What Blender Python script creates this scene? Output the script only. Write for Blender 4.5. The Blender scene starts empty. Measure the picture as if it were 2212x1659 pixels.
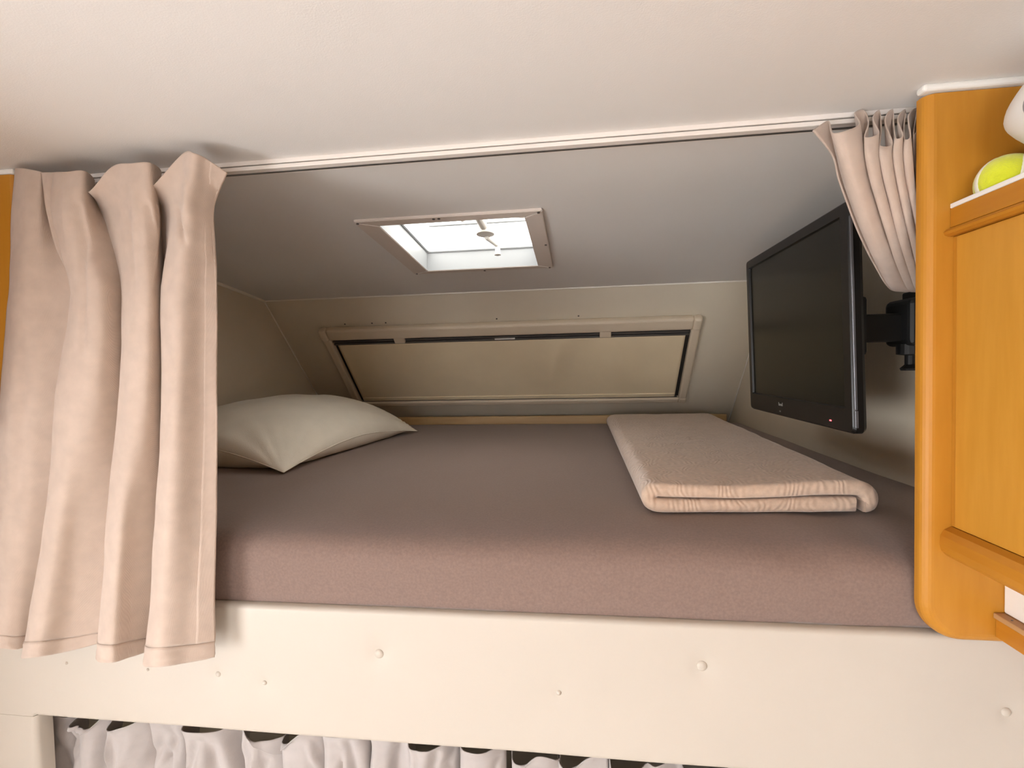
import bpy, bmesh, math, random
from mathutils import Vector, Matrix, noise

random.seed(7)
scene = bpy.context.scene
C = scene.collection

# ------------------------------------------------------------------ camera
cam_data = bpy.data.cameras.new('camera')
cam_data.sensor_fit = 'HORIZONTAL'
cam_data.sensor_width = 36.0
cam_data.lens = 36.0 * 1100.0 / 2212.0
cam_data.clip_start = 0.01
cam = bpy.data.objects.new('camera', cam_data)
C.objects.link(cam)
rx = Vector((0.99129, 0.12971, -0.02258))
ry = Vector((0.01787, 0.03738, 0.99914))
rz = rx.cross(ry).normalized()
ry = rz.cross(rx).normalized()
rx.normalize()
m = Matrix((rx, ry, rz)).transposed().to_4x4()
m.translation = Vector((0.0, -0.8, 1.63))
cam.matrix_world = m
scene.camera = cam

# ------------------------------------------------------------------ sky, window daylight, exposure
world = bpy.data.worlds.new('overcast_sky')
scene.world = world
world.use_nodes = True
bg = world.node_tree.nodes['Background']
bg.inputs[0].default_value = (0.93, 0.96, 1.0, 1)
bg.inputs[1].default_value = 12.0

def area(name, loc, rot, sx, sy, power, col):
    l = bpy.data.lights.new(name, 'AREA')
    l.shape = 'RECTANGLE'; l.size = sx; l.size_y = sy
    l.energy = power; l.color = col
    o = bpy.data.objects.new(name, l)
    C.objects.link(o)
    o.location = loc; o.rotation_euler = rot
    return o
H = math.pi / 2
area('daylight_side_window', (-1.36, -1.45, 1.12), (0, -H, 0), 0.62, 1.5, 18, (1.0, 0.97, 0.93))
area('daylight_rear_window', (-0.25, -3.3, 1.45), (H, 0, 0), 1.1, 0.7, 5, (1.0, 0.97, 0.93))
scene.view_settings.view_transform = 'Standard'
scene.view_settings.look = 'None'
scene.view_settings.gamma = 1.0
scene.view_settings.use_curve_mapping = False
scene.view_settings.exposure = 0.1

# ------------------------------------------------------------------ materials
def mat(name, col, rough=0.6, var=0.05, vscale=6.0, bump=0.0, bscale=300.0, metal=0.0,
        spec=0.5, sheen=0.0, kind='noise', stretch=(1, 1, 1), col2=None):
    mt = bpy.data.materials.new(name)
    mt.use_nodes = True
    nt = mt.node_tree; nd = nt.nodes; ln = nt.links
    b = nd['Principled BSDF']
    b.inputs['Roughness'].default_value = rough
    b.inputs['Metallic'].default_value = metal
    b.inputs['Specular IOR Level'].default_value = spec
    if sheen: b.inputs['Sheen Weight'].default_value = sheen
    tc = nd.new('ShaderNodeTexCoord')
    mp = nd.new('ShaderNodeMapping'); mp.inputs['Scale'].default_value = stretch
    ln.new(tc.outputs['Object'], mp.inputs['Vector'])
    n = nd.new('ShaderNodeTexNoise'); n.inputs['Scale'].default_value = vscale
    n.inputs['Detail'].default_value = 5.0
    ln.new(mp.outputs['Vector'], n.inputs['Vector'])
    r = nd.new('ShaderNodeValToRGB')
    r.color_ramp.elements[0].position = 0.3
    r.color_ramp.elements[1].position = 0.7
    c2 = col2 if col2 else tuple(min(1, c * (1 + var)) for c in col)
    c1 = col if col2 else tuple(c * (1 - var) for c in col)
    r.color_ramp.elements[0].color = (*c1, 1)
    r.color_ramp.elements[1].color = (*c2, 1)
    ln.new(n.outputs['Fac'], r.inputs['Fac'])
    ln.new(r.outputs['Color'], b.inputs['Base Color'])
    if bump:
        bp = nd.new('ShaderNodeBump'); bp.inputs['Strength'].default_value = bump
        bp.inputs['Distance'].default_value = 0.002
        if kind == 'weave':
            w1 = nd.new('ShaderNodeTexWave'); w1.inputs['Scale'].default_value = bscale; w1.bands_direction = 'X'
            w2 = nd.new('ShaderNodeTexWave'); w2.inputs['Scale'].default_value = bscale; w2.bands_direction = 'Z'
            for w in (w1, w2):
                w.inputs['Distortion'].default_value = 1.5
                ln.new(tc.outputs['Object'], w.inputs['Vector'])
            ad = nd.new('ShaderNodeMath'); ad.operation = 'ADD'
            ln.new(w1.outputs['Fac'], ad.inputs[0]); ln.new(w2.outputs['Fac'], ad.inputs[1])
            ln.new(ad.outputs[0], bp.inputs['Height'])
        elif kind == 'swirl':
            w1 = nd.new('ShaderNodeTexWave'); w1.inputs['Scale'].default_value = bscale
            w1.wave_type = 'BANDS'; w1.inputs['Distortion'].default_value = 22.0
            w1.inputs['Detail'].default_value = 1.0; w1.inputs['Detail Scale'].default_value = 0.6
            ln.new(tc.outputs['Object'], w1.inputs['Vector'])
            ln.new(w1.outputs['Fac'], bp.inputs['Height'])
        else:
            n2 = nd.new('ShaderNodeTexNoise'); n2.inputs['Scale'].default_value = bscale
            n2.inputs['Detail'].default_value = 3.0
            ln.new(tc.outputs['Object'], n2.inputs['Vector'])
            ln.new(n2.outputs['Fac'], bp.inputs['Height'])
        ln.new(bp.outputs['Normal'], b.inputs['Normal'])
    return mt

M = {}
M['ceiling'] = mat('ceiling_vinyl', (0.76, 0.73, 0.70), 0.75, 0.015, 3, 0.12, 500)
M['alcove'] = mat('alcove_wall_vinyl', (0.70, 0.62, 0.495), 0.75, 0.03, 4, 0.12, 500)
M['caulk'] = mat('seam_caulk', (0.84, 0.79, 0.70), 0.6)
M['panel'] = mat('cream_vinyl', (0.515, 0.46, 0.395), 0.5, 0.015, 5, 0.05, 250)
M['curtain'] = mat('linen_curtain', (0.55, 0.43, 0.35), 0.9, 0.06, 45, 0.35, 520, sheen=0.25, kind='weave')
M['curtain_low'] = mat('pale_linen_curtain', (0.47, 0.425, 0.405), 0.9, 0.05, 45, 0.3, 520, sheen=0.2, kind='weave')
M['sheet'] = mat('mauve_sheet', (0.205, 0.137, 0.112), 0.9, 0.10, 260, 0.10, 600, sheen=0.25)
M['pillow'] = mat('cream_pillowcase', (0.88, 0.82, 0.70), 0.8, 0.03, 12, 0.15, 350, sheen=0.15)
M['blanket'] = mat('taupe_blanket', (0.54, 0.395, 0.295), 0.95, 0.10, 120, 0.45, 26, sheen=0.4, kind='swirl')
M['wood'] = mat('honey_wood', (0.445, 0.185, 0.017), 0.42, 0, 11, 0.04, 60, stretch=(6, 6, 0.8), col2=(0.495, 0.215, 0.024), spec=0.3)
M['wood_door'] = mat('honey_wood_lit', (0.52, 0.235, 0.026), 0.42, 0, 14, 0.04, 60, stretch=(6, 6, 0.8), col2=(0.57, 0.265, 0.034), spec=0.3)  # honey wood made lighter: daylight from the left put into the door colour
M['wood_h'] = mat('honey_wood_rail', (0.42, 0.155, 0.012), 0.4, 0, 7, 0.04, 60, stretch=(6, 0.6, 6), col2=(0.50, 0.21, 0.02), spec=0.3)
M['wood_x'] = mat('pale_wood_batten', (0.48, 0.30, 0.13), 0.5, 0, 7, 0.04, 60, stretch=(0.6, 6, 6), col2=(0.58, 0.38, 0.18))
M['plank'] = mat('raw_plank', (0.40, 0.22, 0.09), 0.6, 0, 9, 0.08, 80, stretch=(6, 0.7, 6), col2=(0.50, 0.29, 0.13))
M['white'] = mat('white_plastic', (0.80, 0.77, 0.72), 0.45, 0.01)
M['frame'] = mat('cream_plastic', (0.70, 0.59, 0.45), 0.45, 0.02)
M['flange'] = mat('skylight_flange', (0.66, 0.58, 0.52), 0.5, 0.015)
M['blind'] = mat('beige_blind', (0.84, 0.70, 0.48), 0.8, 0.03, 8, 0.1, 350)  # paler and yellower, standing in for daylight glowing through the cloth
M['gasket'] = mat('dark_gasket', (0.035, 0.03, 0.025), 0.5)
M['alu'] = mat('grey_channel', (0.16, 0.15, 0.14), 0.35, 0.02, metal=0.6)
M['black'] = mat('black_plastic', (0.010, 0.009, 0.008), 0.32, spec=0.28)
M['blackmat'] = mat('matt_black_plastic', (0.008, 0.008, 0.008), 0.55)
M['screen'] = mat('dark_screen', (0.010, 0.010, 0.007), 0.25, spec=0.25)
M['silver'] = mat('silver_trim', (0.20, 0.20, 0.215), 0.3, metal=0.6)
M['print'] = mat('grey_print', (0.25, 0.24, 0.22), 0.5)
M['ball'] = mat('tennis_felt', (0.62, 0.66, 0.02), 0.95, 0.08, 60, 0.6, 400, sheen=0.4)
M['ballseam'] = mat('tennis_seam', (0.78, 0.76, 0.62), 0.8)
M['grey'] = mat('grey_plastic', (0.30, 0.29, 0.29), 0.5)
M['track'] = mat('curtain_track', (0.74, 0.68, 0.63), 0.4)
M['dark'] = mat('cab_shade_colour', (0.05, 0.045, 0.04), 0.8)  # near-black colour stands for the shade inside the cab
M['floor'] = mat('beige_vinyl_floor', (0.60, 0.55, 0.49), 0.5, 0.06, 3)
M['screw'] = mat('screw_head', (0.12, 0.10, 0.09), 0.4, metal=0.5)
M['reveal'] = mat('skylight_reveal', (0.33, 0.34, 0.345), 0.5, 0.01)

def emit(name, col, s):
    mt = bpy.data.materials.new(name); mt.use_nodes = True
    b = mt.node_tree.nodes['Principled BSDF']
    b.inputs['Base Color'].default_value = (*col, 1)
    b.inputs['Emission Color'].default_value = (*col, 1)
    b.inputs['Emission Strength'].default_value = s
    return mt
M['led'] = emit('red_standby_light', (1.0, 0.10, 0.12), 3.0)

def dome_mat():
    mt = bpy.data.materials.new('milky_dome'); mt.use_nodes = True
    nt = mt.node_tree; nd = nt.nodes; ln = nt.links
    nd.remove(nd['Principled BSDF'])
    out = nd['Material Output']
    tr = nd.new('ShaderNodeBsdfTranslucent'); df = nd.new('ShaderNodeBsdfDiffuse')
    mx = nd.new('ShaderNodeMixShader'); mx.inputs[0].default_value = 0.25
    tc = nd.new('ShaderNodeTexCoord')
    n = nd.new('ShaderNodeTexNoise'); n.inputs['Scale'].default_value = 40
    n.inputs['Detail'].default_value = 4
    r = nd.new('ShaderNodeValToRGB')
    r.color_ramp.elements[0].position = 0.28; r.color_ramp.elements[0].color = (0.50, 0.45, 0.36, 1)
    r.color_ramp.elements[1].position = 0.45; r.color_ramp.elements[1].color = (0.68, 0.65, 0.60, 1)
    ln.new(tc.outputs['Object'], n.inputs['Vector']); ln.new(n.outputs['Fac'], r.inputs['Fac'])
    ln.new(r.outputs['Color'], tr.inputs['Color']); ln.new(r.outputs['Color'], df.inputs['Color'])
    ln.new(tr.outputs[0], mx.inputs[1]); ln.new(df.outputs[0], mx.inputs[2])
    ln.new(mx.outputs[0], out.inputs['Surface'])
    return mt
M['dome'] = dome_mat()

# ------------------------------------------------------------------ helpers
def link_mesh(name, me, mt, parent=None, smooth=False):
    me.materials.append(mt)
    if smooth:
        for p in me.polygons: p.use_smooth = True
        me.set_sharp_from_angle(angle=math.radians(60))
    o = bpy.data.objects.new(name, me)
    C.objects.link(o)
    if parent:
        off = Vector(parent.location)
        if parent.parent: off = off + Vector(parent.parent.location)
        me.transform(Matrix.Translation(-off))
        o.parent = parent
    return o

def obj(name, bm, mt, parent=None, smooth=False):
    bmesh.ops.recalc_face_normals(bm, faces=bm.faces[:])
    me = bpy.data.meshes.new(name)
    bm.to_mesh(me); bm.free()
    return link_mesh(name, me, mt, parent, smooth)

def bm_new(): return bmesh.new()

def box(bm, x0, x1, y0, y1, z0, z1, bev=0.0, seg=2):
    r = bmesh.ops.create_cube(bm, size=1.0)
    vs = r['verts']
    for v in vs:
        v.co = Vector(((x0 + x1) / 2 + v.co.x * (x1 - x0), (y0 + y1) / 2 + v.co.y * (y1 - y0), (z0 + z1) / 2 + v.co.z * (z1 - z0)))
    if bev:
        es = list({e for v in vs for e in v.link_edges})
        bmesh.ops.bevel(bm, geom=es, offset=bev, segments=seg, affect='EDGES', profile=0.5)
    return bm

def bbox(x0, x1, y0, y1, z0, z1, bev=0.0, seg=2):
    return box(bm_new(), x0, x1, y0, y1, z0, z1, bev, seg)

def prism(bm, pts, a, b):
    """polygon pts as 3D points, extruded by vector from a to b"""
    va = [bm.verts.new(Vector(p) + Vector(a)) for p in pts]
    vb = [bm.verts.new(Vector(p) + Vector(b)) for p in pts]
    n = len(pts)
    bm.faces.new(va); bm.faces.new(vb[::-1])
    for i in range(n):
        bm.faces.new((va[i], vb[i], vb[(i + 1) % n], va[(i + 1) % n]))
    return bm

def tube(bm, pts, r, n=8, cap=True):
    pts = [Vector(p) for p in pts]
    rings = []
    for i, p in enumerate(pts):
        d = (pts[min(i + 1, len(pts) - 1)] - pts[max(i - 1, 0)]).normalized()
        up = Vector((0, 0, 1)) if abs(d.z) < 0.9 else Vector((1, 0, 0))
        u = d.cross(up).normalized(); w = d.cross(u)
        rr = r[i] if isinstance(r, (list, tuple)) else r
        rings.append([bm.verts.new(p + (u * math.cos(t) + w * math.sin(t)) * rr) for t in [2 * math.pi * k / n for k in range(n)]])
    for a, b in zip(rings, rings[1:]):
        for k in range(n):
            bm.faces.new((a[k], a[(k + 1) % n], b[(k + 1) % n], b[k]))
    if cap:
        bm.faces.new(rings[0][::-1]); bm.faces.new(rings[-1])
    return bm

def lathe(bm, prof, origin, axis='Z', n=32):
    """prof: list of (radius, height)"""
    rings = []
    o = Vector(origin)
    for r, h in prof:
        ring = []
        for k in range(n):
            t = 2 * math.pi * k / n
            a, b = r * math.cos(t), r * math.sin(t)
            p = {'Z': (a, b, h), 'Y': (a, h, b), 'X': (h, a, b)}[axis]
            ring.append(bm.verts.new(o + Vector(p)))
        rings.append(ring)
    for a, b in zip(rings, rings[1:]):
        for k in range(n):
            bm.faces.new((a[k], a[(k + 1) % n], b[(k + 1) % n], b[k]))
    bm.faces.new(rings[0][::-1]); bm.faces.new(rings[-1])
    return bm

def grid(bm, P, close=False):
    """P[i][j] points -> quads"""
    V = [[bm.verts.new(p) for p in row] for row in P]
    for i in range(len(V) - 1):
        m_ = len(V[i])
        for j in range(m_ if close else m_ - 1):
            k = (j + 1) % m_
            bm.faces.new((V[i][j], V[i][k], V[i + 1][k], V[i + 1][j]))
    return V

def cr(p0, p1, p2, p3, t):
    return 0.5 * ((2 * p1) + (p2 - p0) * t + (2 * p0 - 5 * p1 + 4 * p2 - p3) * t * t + (3 * p1 - p0 - 3 * p2 + p3) * t ** 3)

def cr_line(pts, k):
    out = []
    n = len(pts)
    for i in range(n - 1):
        p0 = pts[max(i - 1, 0)]; p1 = pts[i]; p2 = pts[i + 1]; p3 = pts[min(i + 2, n - 1)]
        for s in range(k): out.append(cr(p0, p1, p2, p3, s / k))
    out.append(pts[-1].copy())
    return out

def cage(rows, kr, kc):
    """smooth surface through a cage of control points"""
    R = [cr_line([Vector(p) for p in r], kc) for r in rows]
    cols = [cr_line([r[j] for r in R], kr) for j in range(len(R[0]))]
    return [[cols[j][i] for j in range(len(cols))] for i in range(len(cols[0]))]

def thing(name, loc, label, cat, group=None):
    o = bpy.data.objects.new(name, None)
    o.empty_display_size = 0.05
    C.objects.link(o); o.location = loc
    o['label'] = label; o['category'] = cat
    if group: o['group'] = group
    return o

def tag(o, label, cat, group=None):
    o['label'] = label; o['category'] = cat
    if group: o['group'] = group
    return o

def struct(o, label=None):
    o['kind'] = 'structure'
    if label: o['label'] = label
    return o

def solid(o, t, off=0.0):
    md = o.modifiers.new('thickness', 'SOLIDIFY'); md.thickness = t; md.offset = off
    return o


# ================================================================== the setting
XL, XR, XC = -1.28, 0.70, 0.80          # alcove left wall, alcove right wall, cabin right wall
YB = -3.2                                # rear of the cabin
PROF = [(YB - 0.05, 2.0), (0.30, 1.9995), (0.4295, 1.9966), (0.62, 1.980), (0.8415, 1.9592), (0.90, 1.9535), (1.03, 1.939), (1.158, 1.922)]

# ceiling: one sheet that bends down over the bunk, with the skylight opening
SX0, SX1 = -0.4905, -0.1195
bm = bm_new()
def ceil_strip(x0, x1, i0, i1):
    lo = [[Vector((x, PROF[i][0], PROF[i][1])) for x in (x0, x1)] for i in range(i0, i1 + 1)]
    hi = [[p + Vector((0, 0, 0.02)) for p in r] for r in lo]
    loop = [lo[k] for k in range(len(lo))]
    a = [[r[0], r[1]] for r in lo]; b = [[r[0], r[1]] for r in hi]
    ring = [[a[k][0], a[k][1], b[k][1], b[k][0]] for k in range(len(a))]
    V = grid(bm, ring, close=True)
    bm.faces.new(V[0][::-1]); bm.faces.new(V[-1])
ceil_strip(XL - 0.03, SX0, 0, 7)
ceil_strip(SX1, XC + 0.03, 0, 7)
ceil_strip(SX0, SX1, 0, 2)
ceil_strip(SX0, SX1, 4, 7)
o = struct(obj('ceiling', bm, M['ceiling'], None, True), 'pale vinyl ceiling bending down over the bunk')
o['category'] = 'ceiling'

def wall_with_hole(name, mt, axis, pos, thick, a0, a1, z0, z1, hole=None):
    bm = bm_new()
    def seg(p, q, r, s):
        if q - p < 1e-4 or s - r < 1e-4: return
        if axis == 'x': box(bm, pos, pos + thick, p, q, r, s)
        else: box(bm, p, q, pos, pos + thick, r, s)
    if hole:
        h0, h1, k0, k1 = hole
        seg(a0, h0, z0, z1); seg(h1, a1, z0, z1); seg(h0, h1, z0, k0); seg(h0, h1, k1, z1)
    else: seg(a0, a1, z0, z1)
    return obj(name, bm, mt)

o = struct(wall_with_hole('wall_left', M['ceiling'], 'x', XL - 0.03, 0.03, YB, 0.03, 0, 2.0, (-2.2, -0.7, 0.82, 1.44)), 'left cabin wall with a side window')
o['category'] = 'wall'
o = struct(wall_with_hole('wall_right', M['ceiling'], 'x', XC, 0.03, YB, 0.03, 0, 2.0), 'right cabin wall behind the overhead cabinet')
o['category'] = 'wall'
o = struct(wall_with_hole('wall_rear', M['ceiling'], 'y', YB - 0.03, 0.03, XL - 0.03, XC + 0.03, 0, 2.0, (-0.8, 0.3, 1.10, 1.80)), 'rear cabin wall with a window')
o['category'] = 'wall'
o = struct(obj('floor', bbox(XL - 0.03, XC + 0.03, YB, 2.0, -0.03, 0.0), M['floor']), 'beige vinyl cabin floor')
o['category'] = 'floor'

def side_wall(name, x0, x1, label):
    # side of the sleeping alcove, cut to the ceiling bend and the raked nose
    pts = [(0, 0.0305, 0.0), (0, 2.0, 0.0), (0, 2.0, 1.06), (0, 1.166, 1.925)] + [(0, y, z + 0.004) for y, z in PROF[6:2:-1]] + [(0, 0.30, 2.004), (0, 0.0305, 2.004)]
    bm = bm_new(); prism(bm, pts, (x0, 0, 0), (x1, 0, 0))
    o = struct(obj(name, bm, M['alcove']), label); o['category'] = 'wall'
    return o
side_wall('wall_alcove_left', XL - 0.03, XL, 'beige side wall of the bunk behind the pillow')
side_wall('wall_alcove_right', XR, XR + 0.03, 'beige side wall of the bunk behind the television')
o = struct(obj('wall_return', bbox(XR + 0.031, XC + 0.03, 0.006, 0.03, 0, 2.0), M['alcove']), 'narrow return wall between bunk and cabin wall'); o['category'] = 'wall'

# raked nose wall: local frame a = x, s = distance down the slope, h = towards the bed
NA = Vector((0, 1.158, 1.922)); NB = Vector((0, 0.547, -0.562)).normalized(); NN = Vector((0, -NB.z, NB.y)) * -1
def nose(a, s, h): return NA + Vector((a, 0, 0)) + NB * s + NN * h
def nbox(bm, a0, a1, s0, s1, h0, h1, bev=0.0, seg=2):
    r = bmesh.ops.create_cube(bm, size=1.0); vs = r['verts']
    for v in vs:
        v.co = Vector(((a0 + a1) / 2 + v.co.x * (a1 - a0), (s0 + s1) / 2 + v.co.y * (s1 - s0), (h0 + h1) / 2 + v.co.z * (h1 - h0)))
    if bev:
        es = list({e for v in vs for e in v.link_edges})
        r2 = bmesh.ops.bevel(bm, geom=es, offset=bev, segments=seg, affect='EDGES', profile=0.5)
    return vs
def nfin(bm):
    for v in bm.verts: v.co = nose(v.co.x, v.co.y, v.co.z)
    return bm
bm = bm_new(); nbox(bm, XL, XR, 0.0, 1.15, -0.03, 0.0); nfin(bm)
o = struct(obj('wall_nose', bm, M['alcove']), 'raked beige wall at the head of the bunk'); o['category'] = 'wall'

# caulked seams
def trim(name, pts, r, label, mt='caulk'):
    o = struct(obj(name, tube(bm_new(), pts, r, 8), M[mt], None, True), label); o['category'] = 'trim'
trim('trim_1', [(XL + 0.002, y, z - 0.002) for y, z in PROF[1:]], 0.0075, 'pale caulk seam between bunk ceiling and left wall')
trim('trim_2', [(XL, 1.156, 1.921), (XR, 1.156, 1.921)], 0.0035, 'pale caulk seam between bunk ceiling and raked wall')
trim('trim_3', [nose(XL + 0.002, s, 0.002) for s in (0, 0.3, 0.8)], 0.003, 'thin caulk seam down the left corner of the raked wall')
trim('trim_4', [nose(XR - 0.002, s, 0.002) for s in (0, 0.3, 0.8)], 0.003, 'thin caulk seam down the right corner of the raked wall')
bm = bbox(0.470, XC, -0.030, -0.012, 1.990, 2.0, 0.004, 3)
o = struct(obj('trim_5', bm, M['white']), 'white bead between the ceiling and the right wooden end panel'); o['category'] = 'trim'
bm = bbox(XL, -0.985, -0.010, 0.006, 1.990, 2.0, 0.004, 3)
o = struct(obj('trim_6', bm, M['white']), 'white bead between the ceiling and the left wooden end panel'); o['category'] = 'trim'
# wooden batten at the foot of the raked wall
bm = bbox(XL + 0.001, 0.66, 1.60, 1.625, 1.33, 1.392, 0.004)
o = struct(obj('trim_7', bm, M['wood_x']), 'yellow wooden batten along the far edge of the mattress'); o['category'] = 'trim'

# cab space under the bunk, its shade put into a dark wall colour
o = struct(obj('wall_cab', bbox(XL, XR, 1.90, 1.98, 0, 1.15), M['dark']), 'cab wall under the bunk, coloured dark for the shade there'); o['category'] = 'wall'
bm = bbox(XL + 0.001, XR - 0.001, 0.0305, 1.72, 1.19, 1.2265)
tag(obj('bunk_board', bm, M['panel']), 'flat board carrying the mattress behind the cream panel', 'bed base')

# window frames of the cabin windows behind the camera
def frame_x(name, x0, x1, y0, y1, z0, z1, w):
    bm = bm_new()
    box(bm, x0, x1, y0, y1, z0, z0 + w); box(bm, x0, x1, y0, y1, z1 - w, z1)
    box(bm, x0, x1, y0, y0 + w, z0 + w, z1 - w); box(bm, x0, x1, y1 - w, y1, z0 + w, z1 - w)
    return obj(name, bm, M['frame'])
o = struct(frame_x('window_3', -1.31, -1.27, -2.2, -0.7, 0.82, 1.44, 0.03), 'side window frame in the left cabin wall'); o['category'] = 'window'
bm = bm_new()
box(bm, -0.8, 0.3, -3.24, -3.19, 1.10, 1.13); box(bm, -0.8, 0.3, -3.24, -3.19, 1.77, 1.80)
box(bm, -0.8, -0.77, -3.24, -3.19, 1.13, 1.77); box(bm, 0.27, 0.3, -3.24, -3.19, 1.13, 1.77)
o = struct(obj('window_4', bm, M['frame']), 'rear window frame of the cabin'); o['category'] = 'window'

# ================================================================== nose window with blind
W = thing('window_1', nose(-0.3, 0.4, 0), 'long low window with a beige roller blind pulled down, in the raked wall', 'window')
W['kind'] = 'structure'
def npart(name, a0, a1, s0, s1, h0, h1, mt, bev=0.0, parent=W, label=None, seg=2, smooth=False):
    bm = bm_new(); nbox(bm, a0, a1, s0, s1, h0, h1, bev, seg); nfin(bm)
    o = obj(name, bm, M[mt], parent, smooth)
    if label: o['label'] = label
    return o
A0, A1, S0, S1 = -1.095, 0.478, 0.145, 0.640
npart('frame_rail', A0 + 0.03, A1 - 0.03, S0, S0 + 0.058, 0, 0.034, 'frame', 0.012, seg=4)
npart('frame_rail', A0 + 0.03, A1 - 0.03, S1 - 0.030, S1, 0, 0.026, 'frame', 0.008, seg=3)
npart('frame_stile', A0, A0 + 0.036, S0 + 0.055, S1 - 0.03, 0, 0.028, 'frame', 0.008, seg=3)
npart('frame_stile', A1 - 0.036, A1, S0 + 0.055, S1 - 0.03, 0, 0.028, 'frame', 0.008, seg=3)
for a in (A0, A1 - 0.034):
    npart('corner_cap', a, a + 0.034, S0 - 0.001, S0 + 0.060, 0, 0.036, 'frame', 0.012, seg=4)
    npart('corner_cap', a, a + 0.034, S1 - 0.032, S1 + 0.001, 0, 0.029, 'frame', 0.008, seg=3)
npart('gasket', A0 + 0.034, A1 - 0.034, S0 + 0.055, S1 - 0.026, 0.0003, 0.0015, 'gasket', label='dark rubber gasket behind the blind')
npart('channel', A0 + 0.036, A1 - 0.036, S0 + 0.060, S0 + 0.068, 0.003, 0.016, 'alu', 0.002, label='grey metal channel')
npart('channel', A0 + 0.036, A1 - 0.036, S0 + 0.072, S0 + 0.079, 0.003, 0.018, 'alu', 0.002, label='grey metal channel')
npart('channel', A0 + 0.040, A1 - 0.040, S0 + 0.083, S0 + 0.092, 0.003, 0.022, 'alu', 0.003, label='grey metal channel')
npart('channel', A0 + 0.040, A1 - 0.040, S1 - 0.032, S1 - 0.027, 0.003, 0.016, 'alu', 0.002, label='grey metal channel')
for a in (-0.775, 0.086):
    npart('clip', a, a + 0.046, S0 + 0.048, S0 + 0.082, 0.018, 0.032, 'frame', 0.003, label='cream plastic clip over the channel')
npart('latch', -0.345, -0.26, S0 + 0.079, S0 + 0.084, 0.018, 0.024, 'white', 0.001, label='small white latch')
# blind cloth with slack ripples on the right
P = []
for i in range(25):
    s = S0 + 0.092 + (S1 - 0.034 - S0 - 0.092) * i / 24
    row = []
    for j in range(141):
        q = j / 140
        a = A0 + 0.052 + (A1 - A0 - 0.104) * q
        rip = 0.0
        t = i / 24
        for qc, wd, am, sl in ((0.64, 0.02, 0.006, -0.05), (0.70, 0.025, -0.005, -0.06), (0.83, 0.03, 0.006, 0.06), (0.90, 0.03, -0.004, 0.03), (0.33, 0.05, 0.002, 0.0)):
            rip += am * math.exp(-((q - qc - sl * (t - 0.4)) / wd) ** 2) * math.sin(math.pi * min(1, t * 1.1 + 0.1))
        row.append(nose(a, s, 0.014 + 1.7 * rip * math.sin(math.pi * t) ** 0.5))
    P.append(row)
bm = bm_new(); grid(bm, P)
BLD = solid(obj('blind', bm, M['blind'], W, True), 0.0015)
npart('blind_hem_bar', A0 + 0.054, A1 - 0.054, S1 - 0.058, S1 - 0.036, 0.012, 0.019, 'blind', 0.003, BLD)
for a in (-0.98, -0.86, -0.80, -0.33, 0.0):
    npart('screw', a, a + 0.006, S0 - 0.012, S0 - 0.007, 0.0, 0.003, 'screw', 0.001)

# ================================================================== skylight
K0 = Vector((0, 0.398, 2.0)); KB = Vector((0, 0.472, -0.0445)).normalized(); KN = Vector((0, -KB.z, KB.y))
def sky(a, b, c): return K0 + Vector((a, 0, 0)) + KB * b + KN * c
K = thing('window_2', sky(-0.305, 0.236, 0), 'square roof skylight with cream flange, milky dome and winding handle', 'skylight')
K['kind'] = 'structure'
def spoly(bm, quad, c0, c1):
    lo = [bm.verts.new(sky(a, b, c0)) for a, b in quad]; hi = [bm.verts.new(sky(a, b, c1)) for a, b in quad]
    bm.faces.new(lo); bm.faces.new(hi[::-1])
    for i in range(4): bm.faces.new((lo[i], hi[i], hi[(i + 1) % 4], lo[(i + 1) % 4]))
OX0, OX1, OB0, OB1 = -0.541, -0.077, 0.0, 0.472
IX0, IX1, IB0, IB1 = -0.487, -0.123, 0.035, 0.442
out4 = [(OX0, OB0), (OX1, OB0), (OX1, OB1), (OX0, OB1)]; in4 = [(IX0, IB0), (IX1, IB0), (IX1, IB1), (IX0, IB1)]
for i in range(4):
    j = (i + 1) % 4
    bm = bm_new()
    e = 0.0004
    q = [out4[i], out4[j], in4[j], in4[i]]
    cx = sum(p[0] for p in q) / 4; cy = sum(p[1] for p in q) / 4
    q = [(p[0] + (cx - p[0]) * 0.004, p[1] + (cy - p[1]) * 0.02) for p in q]
    spoly(bm, q, -0.010, -0.002)
    bmesh.ops.bevel(bm, geom=bm.edges[:], offset=0.0015, segments=2, affect='EDGES')
    obj('flange_strip', bm, M['flange'], K)
# reveal
def sring(x0, x1, b0, b1, w, c0, c1, name, mt, bev=0):
    for (p, q, r, s) in ((x0 - w, x1 + w, b0 - w, b0), (x0 - w, x1 + w, b1, b1 + w), (x0 - w, x0, b0, b1), (x1, x1 + w, b0, b1)):
        bm = bm_new(); spoly(bm, [(p, r), (q, r), (q, s), (p, s)], c0, c1)
        if bev: bmesh.ops.bevel(bm, geom=bm.edges[:], offset=bev, segments=2, affect='EDGES')
        obj(name, bm, M[mt], K)
sring(IX0, IX1, IB0, IB1, 0.004, -0.008, 0.05, 'reveal_board', 'reveal')
sring(IX0 + 0.006, IX1 - 0.006, IB0 + 0.006, IB1 - 0.006, 0.010, 0.05, 0.060, 'inner_rim', 'reveal', 0.002)
# dome
P = []
n = 30
for i in range(n + 1):
    row = []
    for j in range(n + 1):
        u = -math.cos(math.pi * i / n); v = -math.cos(math.pi * j / n)
        h = 0.058 + 0.055 * (max(0, (1 - u ** 6)) * max(0, (1 - v ** 6))) ** 0.5
        row.append(sky(-0.305 + u * 0.187, 0.2385 + v * 0.205, h))
    P.append(row)
bm = bm_new(); grid(bm, P)
obj('dome', bm, M['dome'], K)
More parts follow.
